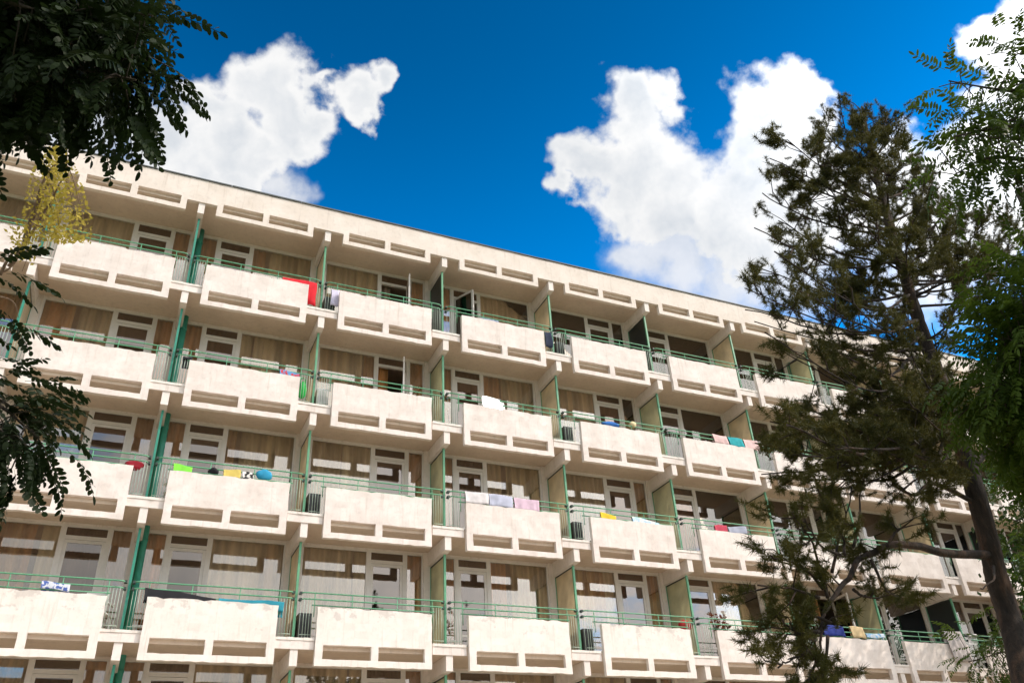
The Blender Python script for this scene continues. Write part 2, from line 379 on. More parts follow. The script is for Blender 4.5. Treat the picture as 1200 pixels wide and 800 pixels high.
# roof band with its hanging frames
z = ZR[0]; top = 1.17; RY = .085
bp = [XL]; holes = []; feet = []
for c in COLS:
    a = X0[c]+.438; b = X0[c]+W-.438; L = b-a; m0 = (a+b)/2
    bp += [a, a+.165, m0-.085, m0+.085, b-.165, b]; holes += [(a+.165, m0-.085), (m0+.085, b-.165)]; feet.append((a, b))
bp += [XR]
def rhole(x, zz):
    if zz > .46: return False
    inf = any(a < x < b for a, b in feet)
    if zz < .145: return not inf
    if zz < .37: return (not inf) or any(a < x < b for a, b in holes)
    return any(a < x < b for a, b in holes)
part('roof_band', grid_plate(seg(bp, .3), seg([0, .145, .37, .455, top], .2), rhole, RY, RY+.12, .008, 9).mesh('roof_band', M_ROOFB), (0, 0, z))
mb = MB(); x = XL-.05
while x < XR:
    l = min(2.0, XR+.05-x); mb.box(x, x+l-.01, RY-.035, RY+.4, top+.002+random.uniform(0, .006), top+.024+random.uniform(0, .030)); x += l
part('roof_flashing', mb.mesh('roof_flashing', M_FLASH), (0, 0, z))
part('roof_deck', MB().box(XL, XR, .21, 12, .625, top-.05).mesh('roof_deck', M_SLAB), (0, 0, z))
# room shell, cross walls and piers
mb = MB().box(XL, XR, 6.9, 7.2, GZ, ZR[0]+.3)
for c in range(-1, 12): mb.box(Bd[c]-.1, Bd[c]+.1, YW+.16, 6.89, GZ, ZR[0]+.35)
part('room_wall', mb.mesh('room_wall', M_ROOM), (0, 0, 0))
part('ground_floor_wall', MB().box(XL, XR, 1.2, 1.45, 0, 3.05).mesh('ground_floor_wall', M_WALL), (0, 0, GZ))
part('gable_wall', MB().box(XL-.3, XL-.002, .3, 12, 0, ZR[0]-GZ+1.0).mesh('gable', M_WALL), (0, 0, GZ)); part('gable_wall', MB().box(XR+.002, XR+.3, .3, 12, 0, ZR[0]-GZ+1.0).mesh('gable', M_WALL), (0, 0, GZ))
def layout(c):
    if c % 2 == 0: return dict(win=(.24, 1.95), door=(1.95, 2.97), side=(2.97, 3.45))
    return dict(side=(.20, .68), door=(.68, 1.66), win=(1.66, 3.46))
for r in range(1, 6):
    z0, z1 = ZR[r]+.576, ZR[r-1]+.359
    for c in range(-1, 12):
        xl = X0[c-1]+layout(c-1)[('win' if (c-1) % 2 else 'side')][1] if c-1 in X0 and c > -1 else Bd[c]-.2
        xr = X0[c]+layout(c)['win' if c % 2 == 0 else 'side'][0] if c < 11 else Bd[c]+.2
        part('pier', MB().box(xl+.001, xr-.001, YW-.05, YW+.15, z0, z1).mesh('pier', M_WALL), (0, 0, 0))
# glazing
def curtain_mesh(w, h, seed, mat):
    rg = random.Random(seed); n = int(w/.022); V = []; F = []; ph = rg.uniform(0, 6); per = rg.uniform(.12, .18)
    for i in range(n+1):
        x = w*i/n; ph += rg.uniform(-.25, .25); s = math.sin(x/per*2*math.pi+ph)
        y = .040*s+.014*math.sin(x*9+seed)
        for zz, q in ((0, 1.1), (h, .8)): V.append((x, y*q, zz))
    for i in range(n): F.append((2*i, 2*i+2, 2*i+3, 2*i+1))
    return np_mesh('curtain', np.array(V), np.array(F), mat, True)
def pane_mesh(w, h, mat): return MB().box(0, w, 0, .006, 0, h).mesh('pane', mat)
def frame_mb(w, h, t, d=.07, sill=None):
    mb = MB().box(0, t, 0, d, 0, h).box(w-t, w, 0, d, 0, h).box(t, w-t, .001, d-.001, h-t, h).box(t, w-t, .001, d-.001, 0, t)
    if sill: mb.box(t, w-t, .002, d-.002, sill, sill+.06)
    return mb
OPEN = {(1, 2): ('R', 78), (2, 2): ('R', 70), (1, 3): ('L', 62), (4, 6): ('R', 80), (3, 9): ('R', 60)}
CACHE = {}
def cached(k, fn):
    if k not in CACHE: CACHE[k] = fn()
    return CACHE[k]
for r in range(1, 6):
    zb = ZR[r]+.578; H = ZR[r-1]+.357-zb; HH = H-.05
    lint = MB()
    for c in COLS:
        L = layout(c); x0 = X0[c]; p = c % 2; bt = L['win']
        lo, hi = min(v[0] for v in L.values()), max(v[1] for v in L.values())
        lint.box(x0+lo+.001, x0+hi-.001, YW-.012, YW+.10, zb+HH+.001, zb+H)
        w = bt[1]-bt[0]
        fo = part('window', cached(('wf', r, p), lambda: frame_mb(w, HH, .045, .07, .42).mesh('window_frame', M_FRAME)), (x0+bt[0], YW, zb))
        obj('pane', cached(('wp', r, p), lambda: pane_mesh(w-.09, HH-.09, M_GLASS)), fo, (x0+bt[0]+.045, YW+.03, zb+.045), (R(random.uniform(-.25, .25)), 0, R(random.uniform(-.25, .25))))
        v = random.randrange(5); mt = M_CUR[[0, 0, 1, 1, 2][v]]
        if (r, c) == (2, 0): mt = M_CUR[2]; v = 9
        sp_ = random.choice([1, 1, .62, .70, .78, .5]); ww = w-.02; m2 = random.choice(M_CUR+[M_CURS])
        if (r, c) == (2, 0): sp_ = .45
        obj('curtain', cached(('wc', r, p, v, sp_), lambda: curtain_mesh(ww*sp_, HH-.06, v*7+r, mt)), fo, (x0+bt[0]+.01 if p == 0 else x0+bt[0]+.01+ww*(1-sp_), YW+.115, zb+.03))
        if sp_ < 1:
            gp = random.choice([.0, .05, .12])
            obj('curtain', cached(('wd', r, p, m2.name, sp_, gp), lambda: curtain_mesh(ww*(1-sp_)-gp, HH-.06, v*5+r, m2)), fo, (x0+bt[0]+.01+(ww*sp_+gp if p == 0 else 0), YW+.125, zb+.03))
        s = L['side']; w2 = s[1]-s[0]
        so = part('side_window', cached(('sf', r, p), lambda: frame_mb(w2, HH, .04, .065, .42).mesh('side_frame', M_FRAME)), (x0+s[0], YW+.003, zb))
        obj('pane', cached(('sp', r, p), lambda: pane_mesh(w2-.08, HH-.08, M_GLASS)), so, (x0+s[0]+.04, YW+.033, zb+.04), (0, 0, R(random.uniform(-.3, .3))))
        v2 = random.randrange(3)
        obj('curtain', cached(('sc', r, p, v2), lambda: curtain_mesh(w2-.02, HH-.06, 50+v2, M_CURS)), so, (x0+s[0]+.01, YW+.11, zb+.03))
        d = L['door']; wd = d[1]-d[0]; tz = 2.87+ZR[r]-zb+(HH-2.62)*.5
        mb = MB().box(0, .08, 0, .09, 0, HH).box(wd-.08, wd, 0, .09, 0, HH).box(.08, wd-.08, .001, .088, HH-.05, HH).box(.08, wd-.08, .001, .088, tz, tz+.09)
        do = part('door', mb.mesh('door_frame', M_FRAME), (x0+d[0], YW-.006, zb))
        obj('transom_pane', cached(('tp', r, p), lambda: pane_mesh(wd-.16, HH-.05-tz-.09, M_DGLASS)), do, (x0+d[0]+.08, YW+.03, zb+tz+.09))
        lw = wd-.164; lh = tz-.012
        rot = None; hx = x0+d[0]+.082; side = 1
        if (r, c) in OPEN:
            sd, an = OPEN[r, c]; side = -1 if sd == 'R' else 1
            hx = x0+d[0]+(wd-.082 if sd == 'R' else .082); rot = (0, 0, R(an if sd == 'R' else -an))
        def leaf():
            mb = frame_mb(lw, lh, .07, .045, .55)
            if side < 0: mb.v = [(-x, y, q) for x, y, q in mb.v]; mb.f = [f[::-1] for f in mb.f]
            return mb.mesh('door_leaf', M_FRAME)
        obj('leaf', cached(('dl', r, p, side), leaf), do, (hx, YW+.012, zb+.006), rot)
        def lp():
            mb = MB().box(.07, lw-.07, .02, .026, .07, lh-.07)
            if side < 0: mb.v = [(-x, y, q) for x, y, q in mb.v]; mb.f = [f[::-1] for f in mb.f]
            return mb.mesh('door_pane', M_DGLASS)
        obj('pane', cached(('dp', r, p, side), lp), do, (hx, YW+.012, zb+.006), rot)
        if random.random() < .75 or (r, c) in OPEN:
            f0 = random.uniform(.3, 1) if (r, c) not in OPEN else .4
            v3 = random.randrange(3)
            obj('curtain', cached(('dc', r, p, round(f0, 1), v3), lambda: curtain_mesh((wd-.1)*round(f0, 1), HH-.06, 80+v3, M_CURD if v3 else M_CURS)), do, (x0+d[0]+.05, YW+.17, zb+.03))
        hd = MB().box(.015, .04, -.03, -.012, 1.0, 1.14).box(.02, .036, -.012, .01, 1.06, 1.08)
        if (r, c) not in OPEN: obj('handle', cached('hd', lambda: hd.mesh('handle', M_DARKG)), do, (hx+(lw-.06 if p else 0.01), YW+.012, zb))
    part('lintel', lint.mesh('lintel', M_WALL), (0, 0, 0))
# teal downpipes beside the odd bays
for c in (-1, 1, 3, 5, 7, 9):
    mb = MB().tube([(0, 0, ZR[5]+.4), (0, 0, ZR[0]+.355)], .085, 14)
    for r in range(1, 6):
        for q in (.9, 2.9): mb.tube([(0, 0, ZR[r]+q), (0, 0, ZR[r]+q+.05)], .097, 14)
    part('downpipe', mb.mesh('downpipe', M_TEAL, True), (X0[c]+.16, YW-.17, 0))
# railings
def railing_mesh(w, seed):
    rg = random.Random(seed); mb = MB()
    for z_, e in ((1.645, 0), (1.50, 0)):
        mb.tube([(.06, .36, z_), (.09, .27, z_), (.16, .205, z_), (.25, .2, z_), (w-.25, .2, z_), (w-.16, .205, z_), (w-.09, .27, z_), (w-.06, .36, z_)], .017, 7)
    mb.tube([(.34, .2, 1.365), (w-.34, .2, 1.365)], .014, 6)
    for t in (.40, 1.28, w-1.28, w-.40): mb.tube([(t, .2, 1.10), (t, .2, 1.64)], .011, 6)
    return mb
def bal_mesh(w):
    mb = MB()
    for s in (0, 1):
        for q in (.10, .165, .23, .295, .36):
            x = q if s == 0 else w-q; y = .2 if q > .15 else .26
            mb.tube([(x, y, .60), (x, y, 1.495)], .0065, 5)
        xa, xb = (.10, .36) if s == 0 else (w-.36, w-.10)
        mb.tube([(xa, .2, .70), (xb, .2, .70)], .008, 5)
    return mb
def clamp_mesh(w):
    mb = MB()
    for x in (.085, w-.085):
        for z_ in (1.645, 1.5): mb.box(x-.028, x+.028, .24, .35, z_-.028, z_+.028)
    return mb
for c in COLS:
    w = Bd[c+1]-Bd[c]
    rm, bmh, cm = railing_mesh(w, c).mesh('railing', M_GREEN, True), bal_mesh(w).mesh('balusters', M_BAL, True), clamp_mesh(w).mesh('clamps', M_DARKG)
    for r in range(1, 6):
        ro = part('railing', rm, (Bd[c], 0, ZR[r]))
        obj('balusters', bmh, ro, (Bd[c], 0, ZR[r]))['kind'] = 'stuff'; obj('clamps', cm, ro, (Bd[c], 0, ZR[r]))['kind'] = 'stuff'
# partitions between balconies
DARKS = {(1, 3), (1, 5), (4, 9), (4, 8), (3, 9)}
for r in range(1, 6):
    h = ZR[r-1]-ZR[r]-.035
    for c in range(-1, 12):
        y1 = YW-.052
        mb = MB().box(-.028, .028, .35, .406, .60, h).box(-.016, .016, y1-.034, y1, .60, h-.01)
        po = part('partition', mb.mesh('partition_frame', M_GREEN if c > 1 else M_TEAL), (Bd[c], 0, ZR[r]))
        for q0, q1 in ((h-.045, h-.012), (.70, .74)): obj('rail', MB().box(-.0155, .0155, .4065, y1-.0345, q0, q1).mesh('partition_rail', M_DARKG), po, (Bd[c], 0, ZR[r]))
        k = 'dark' if (r, c) in DARKS else ('green' if c % 2 else 'beige')
        obj('pane', MB().box(-.006, .006, .407, y1-.035, .741, h-.046).mesh('partition_pane', M_SCR[k]), po, (Bd[c], 0, ZR[r]))
#@@OBJECTS
# ------------------------------------------------------------------ things on the balconies
def cloth(name, label, cat, x0, x1, zt, zf, zb, mat, Y=.175, group=None, skew=0., thick=.012, slope=0.):
    """a towel folded over a rail at (Y+.025, zt): front drop to zf, back drop to zb, with sag and folds"""
    rg = random.Random(sum(map(ord, name+label))); w = x1-x0; n = max(5, int(w/.05)); prof = []
    yc = Y+.026; rr = .026
    for k in range(6): prof.append((yc-rr-.004*k, zt-(zt-zf)*(1-k/5.), 0))
    for k in range(1, 6): a = math.pi-math.pi*k/6; prof.append((yc+rr*math.cos(a), zt+rr*math.sin(a), 1))
    for k in range(6): prof.append((yc+rr, zt-(zt-zb)*k/5., 2))
    prof = [(yc-rr-.006*math.sin(math.pi*k/5), zf+(zt-zf)*k/5., 0) for k in range(6)]+prof[6:]
    ph = rg.uniform(0, 6); V = []; F = []; m_ = len(prof)
    for layer in (0, 1):
        for i in range(n+1):
            u = i/n
            for j, (y, z_, s) in enumerate(prof):
                d = abs(z_-zt)
                wav = .03*min(1, d/.35)*math.sin(u*w*17+ph+d*2)+.012*math.sin(u*w*41+ph)*min(1, d/.2)
                off = thick*layer; sgn = 1 if s == 0 else (-1 if s == 2 else 0)
                V.append((u*w+skew*d*(1 if s == 0 else .3)+.012*math.sin(d*9+i), y+(-abs(wav) if s == 0 else abs(wav) if s == 2 else 0)+off*sgn, z_-(off if s == 1 else 0)+(.014*math.sin(u*7+ph) if j in (0, m_-1) else 0)-slope*u*w-(.03*abs(math.sin(u*w*2.3+ph)) if w > .7 else .012*math.sin(u*5+ph))))
    q = (n+1)*m_
    for layer in (0, 1):
        for i in range(n):
            for j in range(m_-1):
                a = layer*q+i*m_+j; f = (a, a+m_, a+m_+1, a+1); F.append(f if layer else f[::-1])
    for i in range(n):
        for j in (0, m_-1): a = i*m_+j; F.append((a, a+m_, a+m_+q, a+q))
    for j in range(m_-1):
        for i in (0, n): a = i*m_+j; F.append((a, a+1, a+1+q, a+q))
    me = np_mesh(name, np.array(V), np.array(F), mat, True)
    return tag(obj(name, me, None, (x0, 0, 0)), label, cat, group)
def X(px, py, Y=.18): return atY(px, py, Y)[0]
def Z(px, py, Y=.18): return atY(px, py, Y)[2]
def towel(name, label, pa, pb, py, pyb, mat, r, cat='towel', zt=1.663, zb=.3, Y=.175, skew=0., slope=0.):
    zt = ZR[r]+zt; zf = Z((pa+pb)/2, pyb, Y)
    return cloth(name, label, cat, X(pa, py, Y), X(pb, py, Y), zt, zf, zt-zb, mat, Y, skew=skew, slope=slope)
CM = cloth_mat
towel('blanket', 'bright red blanket hung over the railing under the roof', 331, 372, 328, 355, CM('red_cloth', (.66, .012, .025)), 1, 'blanket', zt=1.51, Y=.176)
towel('towel', 'small pale lilac towel hung beside a top floor parapet', 389, 399, 336, 359, CM('lilac_cloth', (.62, .58, .74)), 1, zt=1.385)
towel('jeans', 'dark blue cloth hanging in the gap beside an air conditioner under the roof', 638, 646, 388, 407, CM('denim', (.012, .022, .055)), 1, 'clothes', zt=1.385, zb=.4)
towel('towel', 'white towel folded over the railing left of two lilac towels', 545, 572, 576, 590, CM('white_towel_cloth', (.72, .68, .68)), 3)
towel('towel', 'grey blue towel on the railing between a white and a pink towel', 573, 600, 580, 594, CM('grey_towel_cloth', (.48, .50, .62)), 3)
towel('towel', 'wide pink lilac towel at the right of three on one railing', 602, 631, 583, 597, CM('pink_lilac_cloth', (.66, .48, .58)), 3)
towel('towel', 'pale pink towel on the railing left of a turquoise towel', 834, 850, 505, 519, CM('pink_cloth', (.74, .52, .50)), 2, skew=.08)
towel('towel', 'turquoise towel hung over the railing between two pink towels', 852, 868, 508, 523, CM('turquoise_cloth', (.02, .36, .40)), 2, skew=.1)
towel('towel', 'pale pink towel on the railing right of a turquoise towel, behind pine needles', 870, 886, 511, 526, bpy.data.materials['pink_cloth'], 2)
towel('towel', 'yellow towel spread along a parapet top', 704, 722, 604, 614, CM('yellow_cloth', (.78, .52, .03)), 3, 'towel', zt=1.505, Y=.176, slope=0.12)
towel('towel', 'pale blue towel next to a yellow one on the same railing', 741, 772, 608, 618, CM('sky_cloth', (.42, .58, .74), (.70, .70, .66)), 3, 'towel', zt=1.505, Y=.176, slope=0.12)
towel('towel', 'crimson towel at the left end of a railing near the pine', 837, 851, 614, 625, CM('crimson_cloth', (.50, .05, .09)), 3, 'towel', zt=1.505, Y=.176, slope=-0.1)
towel('towel', 'grey blue cloth right of a crimson towel near the pine', 853, 874, 617, 627, CM('slate_cloth', (.36, .38, .47)), 3, 'towel', zt=1.505, Y=.176, slope=-0.1)
towel('towel', 'blue and white patterned towel on the bottom left railing', 50, 85, 677, 690, CM('patterned_blue_cloth', (.07, .12, .36), (.60, .62, .68)), 4, 'towel', zt=1.505, Y=.176, slope=0.05)
towel('blanket', 'long black cloth hung on the bottom railing beside a teal cloth', 170, 255, 690, 706, CM('black_cloth', (.012, .012, .016)), 4, 'blanket', zt=1.53, Y=.176, slope=.10)
towel('blanket', 'long teal cloth hung on the bottom railing right of a black cloth', 257, 334, 697, 713, CM('teal_cloth', (.02, .25, .33)), 4, 'blanket', zt=1.39, Y=.176)
towel('towel', 'dark blue towel bundled on the railing behind the pine branch', 962, 986, 727, 744, CM('navy_cloth', (.012, .03, .22)), 4, zt=1.663)
towel('towel', 'yellowish beige towel hanging in front of a parapet behind the pine', 994, 1009, 728, 747, CM('sand_cloth', (.66, .50, .28)), 4, skew=.12)
towel('towel', 'light blue towel right of the yellowish beige towel', 1012, 1033, 733, 746, CM('pale_blue_cloth', (.24, .46, .70), (.62, .68, .74), 10), 4, zt=1.51)
towel('towel', 'long grey white towel hanging down in front of the rightmost clear parapet', 1103, 1123, 733, 773, CM('grey_white_cloth', (.60, .55, .54)), 4, Y=-.05, zt=1.663, skew=.16)
towel('towel', 'small white towel near the trunk on the bottom railing', 1131, 1141, 733, 745, CM('small_white_cloth', (.70, .68, .68)), 4)
towel('towel', 'bright lime green cloth on a railing', 204, 226, 542, 553, CM('lime_cloth', (.22, .72, .06)), 3, 'towel', zt=1.505, Y=.176, slope=0.1)
towel('towel', 'mustard yellow towel on a railing left of patterned clothes', 262, 282, 552, 561, CM('mustard_cloth', (.62, .48, .12)), 3, 'towel', zt=1.505, Y=.176, slope=-0.05)
towel('clothes', 'black and white patterned clothes left of a blue bundle', 284, 298, 555, 564, CM('speckled_cloth', (.02, .02, .02), (.7, .66, .62)), 3, 'clothes', zt=1.505, Y=.176, slope=0.06)
towel('clothes', 'row of red and blue clothes above a green bag', 328, 352, 433, 443, CM('mixed_cloth', (.50, .05, .07), (.10, .28, .52)), 2, 'clothes', zt=1.505, Y=.176, slope=0.08)
towel('jacket', 'dark jacket hung at the left end of a second floor from top railing', 216, 228, 410, 421, CM('charcoal_cloth', (.02, .02, .024)), 2, 'jacket', zt=1.44)

def lump(name, label, cat, pa, pb, pt, pbm, Y, mat, depth=.22, r=None):
    """a soft bundle resting on the ledge or parapet"""
    a = atY(pa, (pt+pbm)/2, Y); b = atY(pb, (pt+pbm)/2, Y); zt = Z((pa+pb)/2, pt, Y); zb = Z((pa+pb)/2, pbm, Y)
    cx, w, h = (a[0]+b[0])/2, (b[0]-a[0])/2, zt-zb
    V = []; F = []; nu, nv = 20, 10; rg = random.Random(len(label)); ph = [rg.uniform(0, 6) for _ in range(6)]
    for j in range(nv+1):
        t = j/nv; rad = math.sin(math.pi*min(.999, .08+t*.92))**.45
        for i in range(nu):
            an = 2*math.pi*i/nu; q = 1+.09*math.sin(3*an+ph[0]+t*4)+.06*math.sin(7*an+ph[1]-t*6)+.04*math.sin(11*an+ph[2]+9*t)
            V.append((w*rad*q*math.cos(an), depth/2*rad*q*math.sin(an), h*(t+.05*math.sin(an*2+ph[3])*t)))
    for j in range(nv):
        for i in range(nu): F.append((j*nu+i, j*nu+(i+1) % nu, (j+1)*nu+(i+1) % nu, (j+1)*nu+i))
    me = np_mesh(name, np.array(V), np.array(F), mat, True)
    me2 = bpy.data.meshes.new(name); me2.from_pydata(V, [], F+[tuple(range(nu))[::-1], tuple(range(nv*nu, nv*nu+nu))]); me2.materials.append(mat); me2.polygons.foreach_set('use_smooth', [True]*len(me2.polygons)); bpy.data.meshes.remove(me)
    return tag(obj(name, me2, None, (cx, Y, zb)), label, cat)
b = lump('bag', 'bright green bag standing in the gap beside a parapet', 'bag', 348.5, 359.5, 447, 466, .32, CM('green_bag_cloth', (.02, .50, .08)))
hb = MB().tube([(-.07, 0, .42), (-.06, 0, .55), (0, 0, .60), (.06, 0, .55), (.07, 0, .42)], .012, 6); obj('handle', hb.mesh('bag_handle', bpy.data.materials['green_bag_cloth'], True), b, (b.location.x, .32, b.location.z))
lump('blanket', 'turquoise blue bundle rolled up on top of a parapet', 'blanket', 300, 319, 550, 562, .22, CM('blue_bundle_cloth', (.03, .33, .56)))
lump('bag', 'small black bag on a parapet right of the lime green cloth', 'bag', 244, 257, 548, 556, .24, bpy.data.materials['black_cloth'])
lump('cushion', 'flat blue cushion on a parapet left of a cream ball', 'cushion', 705, 725, 494.5, 500, .22, CM('blue_cushion_cloth', (.03, .16, .50)))
lump('ball', 'cream coloured ball on a parapet right of a blue cushion', 'ball', 737, 745, 494, 501, .25, CM('cream_cloth', (.72, .60, .35)))
lump('bag', 'red bag by the partition on a bottom railing', 'bag', 796, 810, 726, 738, .42, CM('red_bag_cloth', (.48, .03, .03)))
# basin
p = atY(159, 539, .30)
prof = [(.10, 0), (.15, .03), (.20, .10), (.215, .105), (.205, .115), (.19, .105), (.14, .04), (.0, .03)]
V = [(a*math.cos(2*math.pi*i/18), a*math.sin(2*math.pi*i/18), z_) for a, z_ in prof for i in range(18)]
F = [(j*18+i, j*18+(i+1) % 18, (j+1)*18+(i+1) % 18, (j+1)*18+i) for j in range(len(prof)-1) for i in range(18)]
me = bpy.data.meshes.new('basin'); me.from_pydata(V, [], F+[tuple(range(18))[::-1]]); me.materials.append(paint('red_plastic', (.55, .02, .06), .35)); me.polygons.foreach_set('use_smooth', [True]*len(me.polygons))
tag(obj('basin', me, None, (p[0], .24, ZR[3]+1.30)), 'small red plastic basin at the end of a parapet behind the locust leaves', 'basin')
# polished dish added for a glint, tilted to mirror the sun
pt = atY(578, 474, .13); to_c = (Vector(CAMP)-Vector(pt)).normalized(); nrm = (to_c+SUN_DIR).normalized()
m = Mat('polished_steel').set(Metallic=1., Roughness=.22); m.col(m.mix(.0, (.9, .88, .85), (.9, .88, .85)))
mb = MB(); NT = 12
for (w_, h_, y_) in ((.40, .25, .02), (.39, .24, .012), (.33, .18, .0), (0, 0, 0)):
    for i in range(24):
        an = 2*math.pi*i/24; cx_, sx_ = math.cos(an), math.sin(an); mb.v.append((w_*math.copysign(abs(cx_)**.5, cx_), h_*math.copysign(abs(sx_)**.5, sx_), y_))
for j in range(3):
    for i in range(24): mb.f.append((j*24+i, j*24+(i+1) % 24, (j+1)*24+(i+1) % 24, (j+1)*24+i))
tr = thing('glint_dish', tuple(pt), 'polished metal dish added on a railing, tilted to flash the sun', 'glint_dish')
obj('dish', mb.mesh('glint_dish', m.m), tr, tuple(pt), nrm.to_track_quat('Z', 'Y').to_euler())
st = MB().tube([(0, .02, 0), (0, .07, .0-(pt[2]-ZR[2]-1.30))], .012, 6); obj('prop', st.mesh('prop', M_DARKG), tr, tuple(pt))

# air conditioners on the ledges
def ac_unit(label, dark, group):
    t = thing('air_conditioner', (0, 0, 0), label, 'air conditioner', group); body = M_DARKP if dark else M_WHITEP
    mb = MB().box(-.145, .145, 0, .74, .05, .58); mb.box(-.151, .151, -.006, .746, .58, .60)
    obj('casing', mb.mesh('casing', body), t)
    g_ = MB()
    for i in range(5): g_.box(-.118+i*.05, -.092+i*.05, -.014, -.001, .09, .54)
    g = obj('grille', g_.mesh('grille', M_GRILL if dark else M_GREYC), t); g['kind'] = 'stuff'
    mb = MB().tube([(-.152, .37, .32), (-.147, .37, .32)], .21, 20); obj('fan_guard', mb.mesh('fan_guard', M_GRILL), t)
    for x in (-.11, .11): obj('foot', MB().box(x-.02, x+.02, .05, .65, 0, .05).mesh('foot', M_DARKG), t)
    obj('hose', MB().tube([(.10, .74, .2), (.11, .85, .3), (.12, .95, .2), (.12, 1.2, .15)], .014, 6).mesh('hose', M_DARKG, True), t)
    return t
def copy_tree(o, parent=None):
    c = o.copy(); COL.objects.link(c)
    if parent: c.parent = parent
    for ch in o.children: copy_tree(ch, c)
    return c
WHERE = {(1, 2): 'right of the red blanket under the roof', (2, 2): 'right of the green bag', (3, 2): 'below the one with the green bag, beside a downward stain', (4, 2): 'right of the long teal cloth',
         (1, 4): 'right of the dark blue hanging cloth', (2, 4): 'left of the blue cushion', (3, 4): 'left of the yellow towel', (4, 4): 'straight below the one left of the yellow towel'}
WHERE[(3, 2)] = 'right of the turquoise bundle'
protos = {}
for (r, c), where in WHERE.items():
    dark = (r, c) != (2, 2); k = dark
    lab = ('dark' if dark else 'white')+' air conditioner on the ledge '+where
    if k not in protos: protos[k] = t = ac_unit(lab, dark, 'air conditioners on the ledges')
    else: t = copy_tree(protos[k]); t['label'] = lab
    t.location = (Bd[c]+.235, .315, ZR[r]+.607)
# plastic chair
def chair(label, x, y, z, rot):
    t = thing('plastic_chair', (0, 0, 0), label, 'chair', 'plastic balcony chairs')
    obj('seat', MB().box(-.22, .22, -.22, .22, .42, .45).mesh('seat', M_WHITEP), t)
    mb = MB().box(-.22, -.18, .18, .215, .45, .86).box(.18, .22, .18, .215, .45, .86).box(-.18, .18, .182, .213, .80, .86)
    obj('back_frame', mb.mesh('back_frame', M_WHITEP), t)
    for i in range(4): obj('slat', MB().box(-.155+i*.083, -.10+i*.083, .19, .207, .45, .80).mesh('slat', M_WHITEP), t)
    for sx in (-1, 1):
        for sy in (-1, 1): obj('leg', MB().tube([(sx*.19, sy*.19, .42), (sx*.215, sy*.22, 0)], [.022, .017], 6).mesh('leg', M_WHITEP), t)
        obj('armrest', MB().box(sx*.22-.03, sx*.22+.03, -.2, .2, .63, .655).mesh('armrest', M_WHITEP), t)
    t.location = (x, y, z); t.rotation_euler = (0, 0, rot); return t
chair('white plastic chair in the gap at the bottom left, left of the green partition', Bd[1]-.52, .62, ZR[4]+.577, R(160))
chair('white plastic chair left of the lime green cloth', Bd[1]+.62, .70, ZR[3]+.577, R(200))
# potted plant
p = atY(846, 738, .34)
t = thing('potted_plant', (p[0], .40, ZR[4]+.60), 'reddish brown potted plant with pale flowers on a bottom balcony near the pine', 'plant')
prof = [(.10, 0), (.15, .26), (.16, .28), (.13, .27)]
V = [(a*math.cos(2*math.pi*i/14), a*math.sin(2*math.pi*i/14), z_) for a, z_ in prof for i in range(14)]
F = [(j*14+i, j*14+(i+1) % 14, (j+1)*14+(i+1) % 14, (j+1)*14+i) for j in range(3) for i in range(14)]
me = bpy.data.meshes.new('pot'); me.from_pydata(V, [], F+[tuple(range(14))[::-1]]); me.materials.append(paint('terracotta', (.32, .12, .06), .8)); obj('pot', me, t, t.location)
stm = MB(); LV, FV = [], []
for i in range(22):
    an = random.uniform(0, 6.28); el = random.uniform(.1, .5); L = random.uniform(.6, 1.05)
    e = Vector((math.cos(an)*L*math.sin(el), math.sin(an)*L*math.sin(el)*.6, .26+L*math.cos(el))); stm.tube([(0, 0, .2), tuple(e*.5+Vector((0, 0, .1))), tuple(e)], .006, 4)
    for k in range(7): LV.append((e*random.uniform(.45, 1)+Vector((random.uniform(-.06, .06), random.uniform(-.06, .06), random.uniform(0, .08)))))
    if i % 3 == 0: FV.append(e+Vector((0, 0, .03)))
obj('stem', stm.mesh('stem', M_BARK2), t, t.location)
def leaf_quads(pts, size, rg):
    n = len(pts); P = np.array([tuple(q) for q in pts]); d = rg.normal(size=(n, 3)); d /= np.linalg.norm(d, axis=1)[:, None]
    e = np.cross(d, rg.normal(size=(n, 3))); e /= np.linalg.norm(e, axis=1)[:, None]; s = size*rg.uniform(.6, 1.3, (n, 1))
    V = np.stack([P-d*s, P+e*s*.5, P+d*s, P-e*s*.5], 1).reshape(-1, 3); return V, np.arange(4*n).reshape(n, 4)
V, F = leaf_quads(LV, .06, RNG); o = obj('leaf', np_mesh('plant_leaf', V, F, leafmat('bronze_leaf', (.20, .05, .03), (.26, .10, .05), .3)), t, t.location); o['kind'] = 'stuff'
V, F = leaf_quads(FV*5, .05, RNG); o = obj('flower', np_mesh('plant_flower', V+RNG.normal(scale=.025, size=V.shape), F, CM('flower_white', (.75, .70, .62))), t, t.location); o['kind'] = 'stuff'

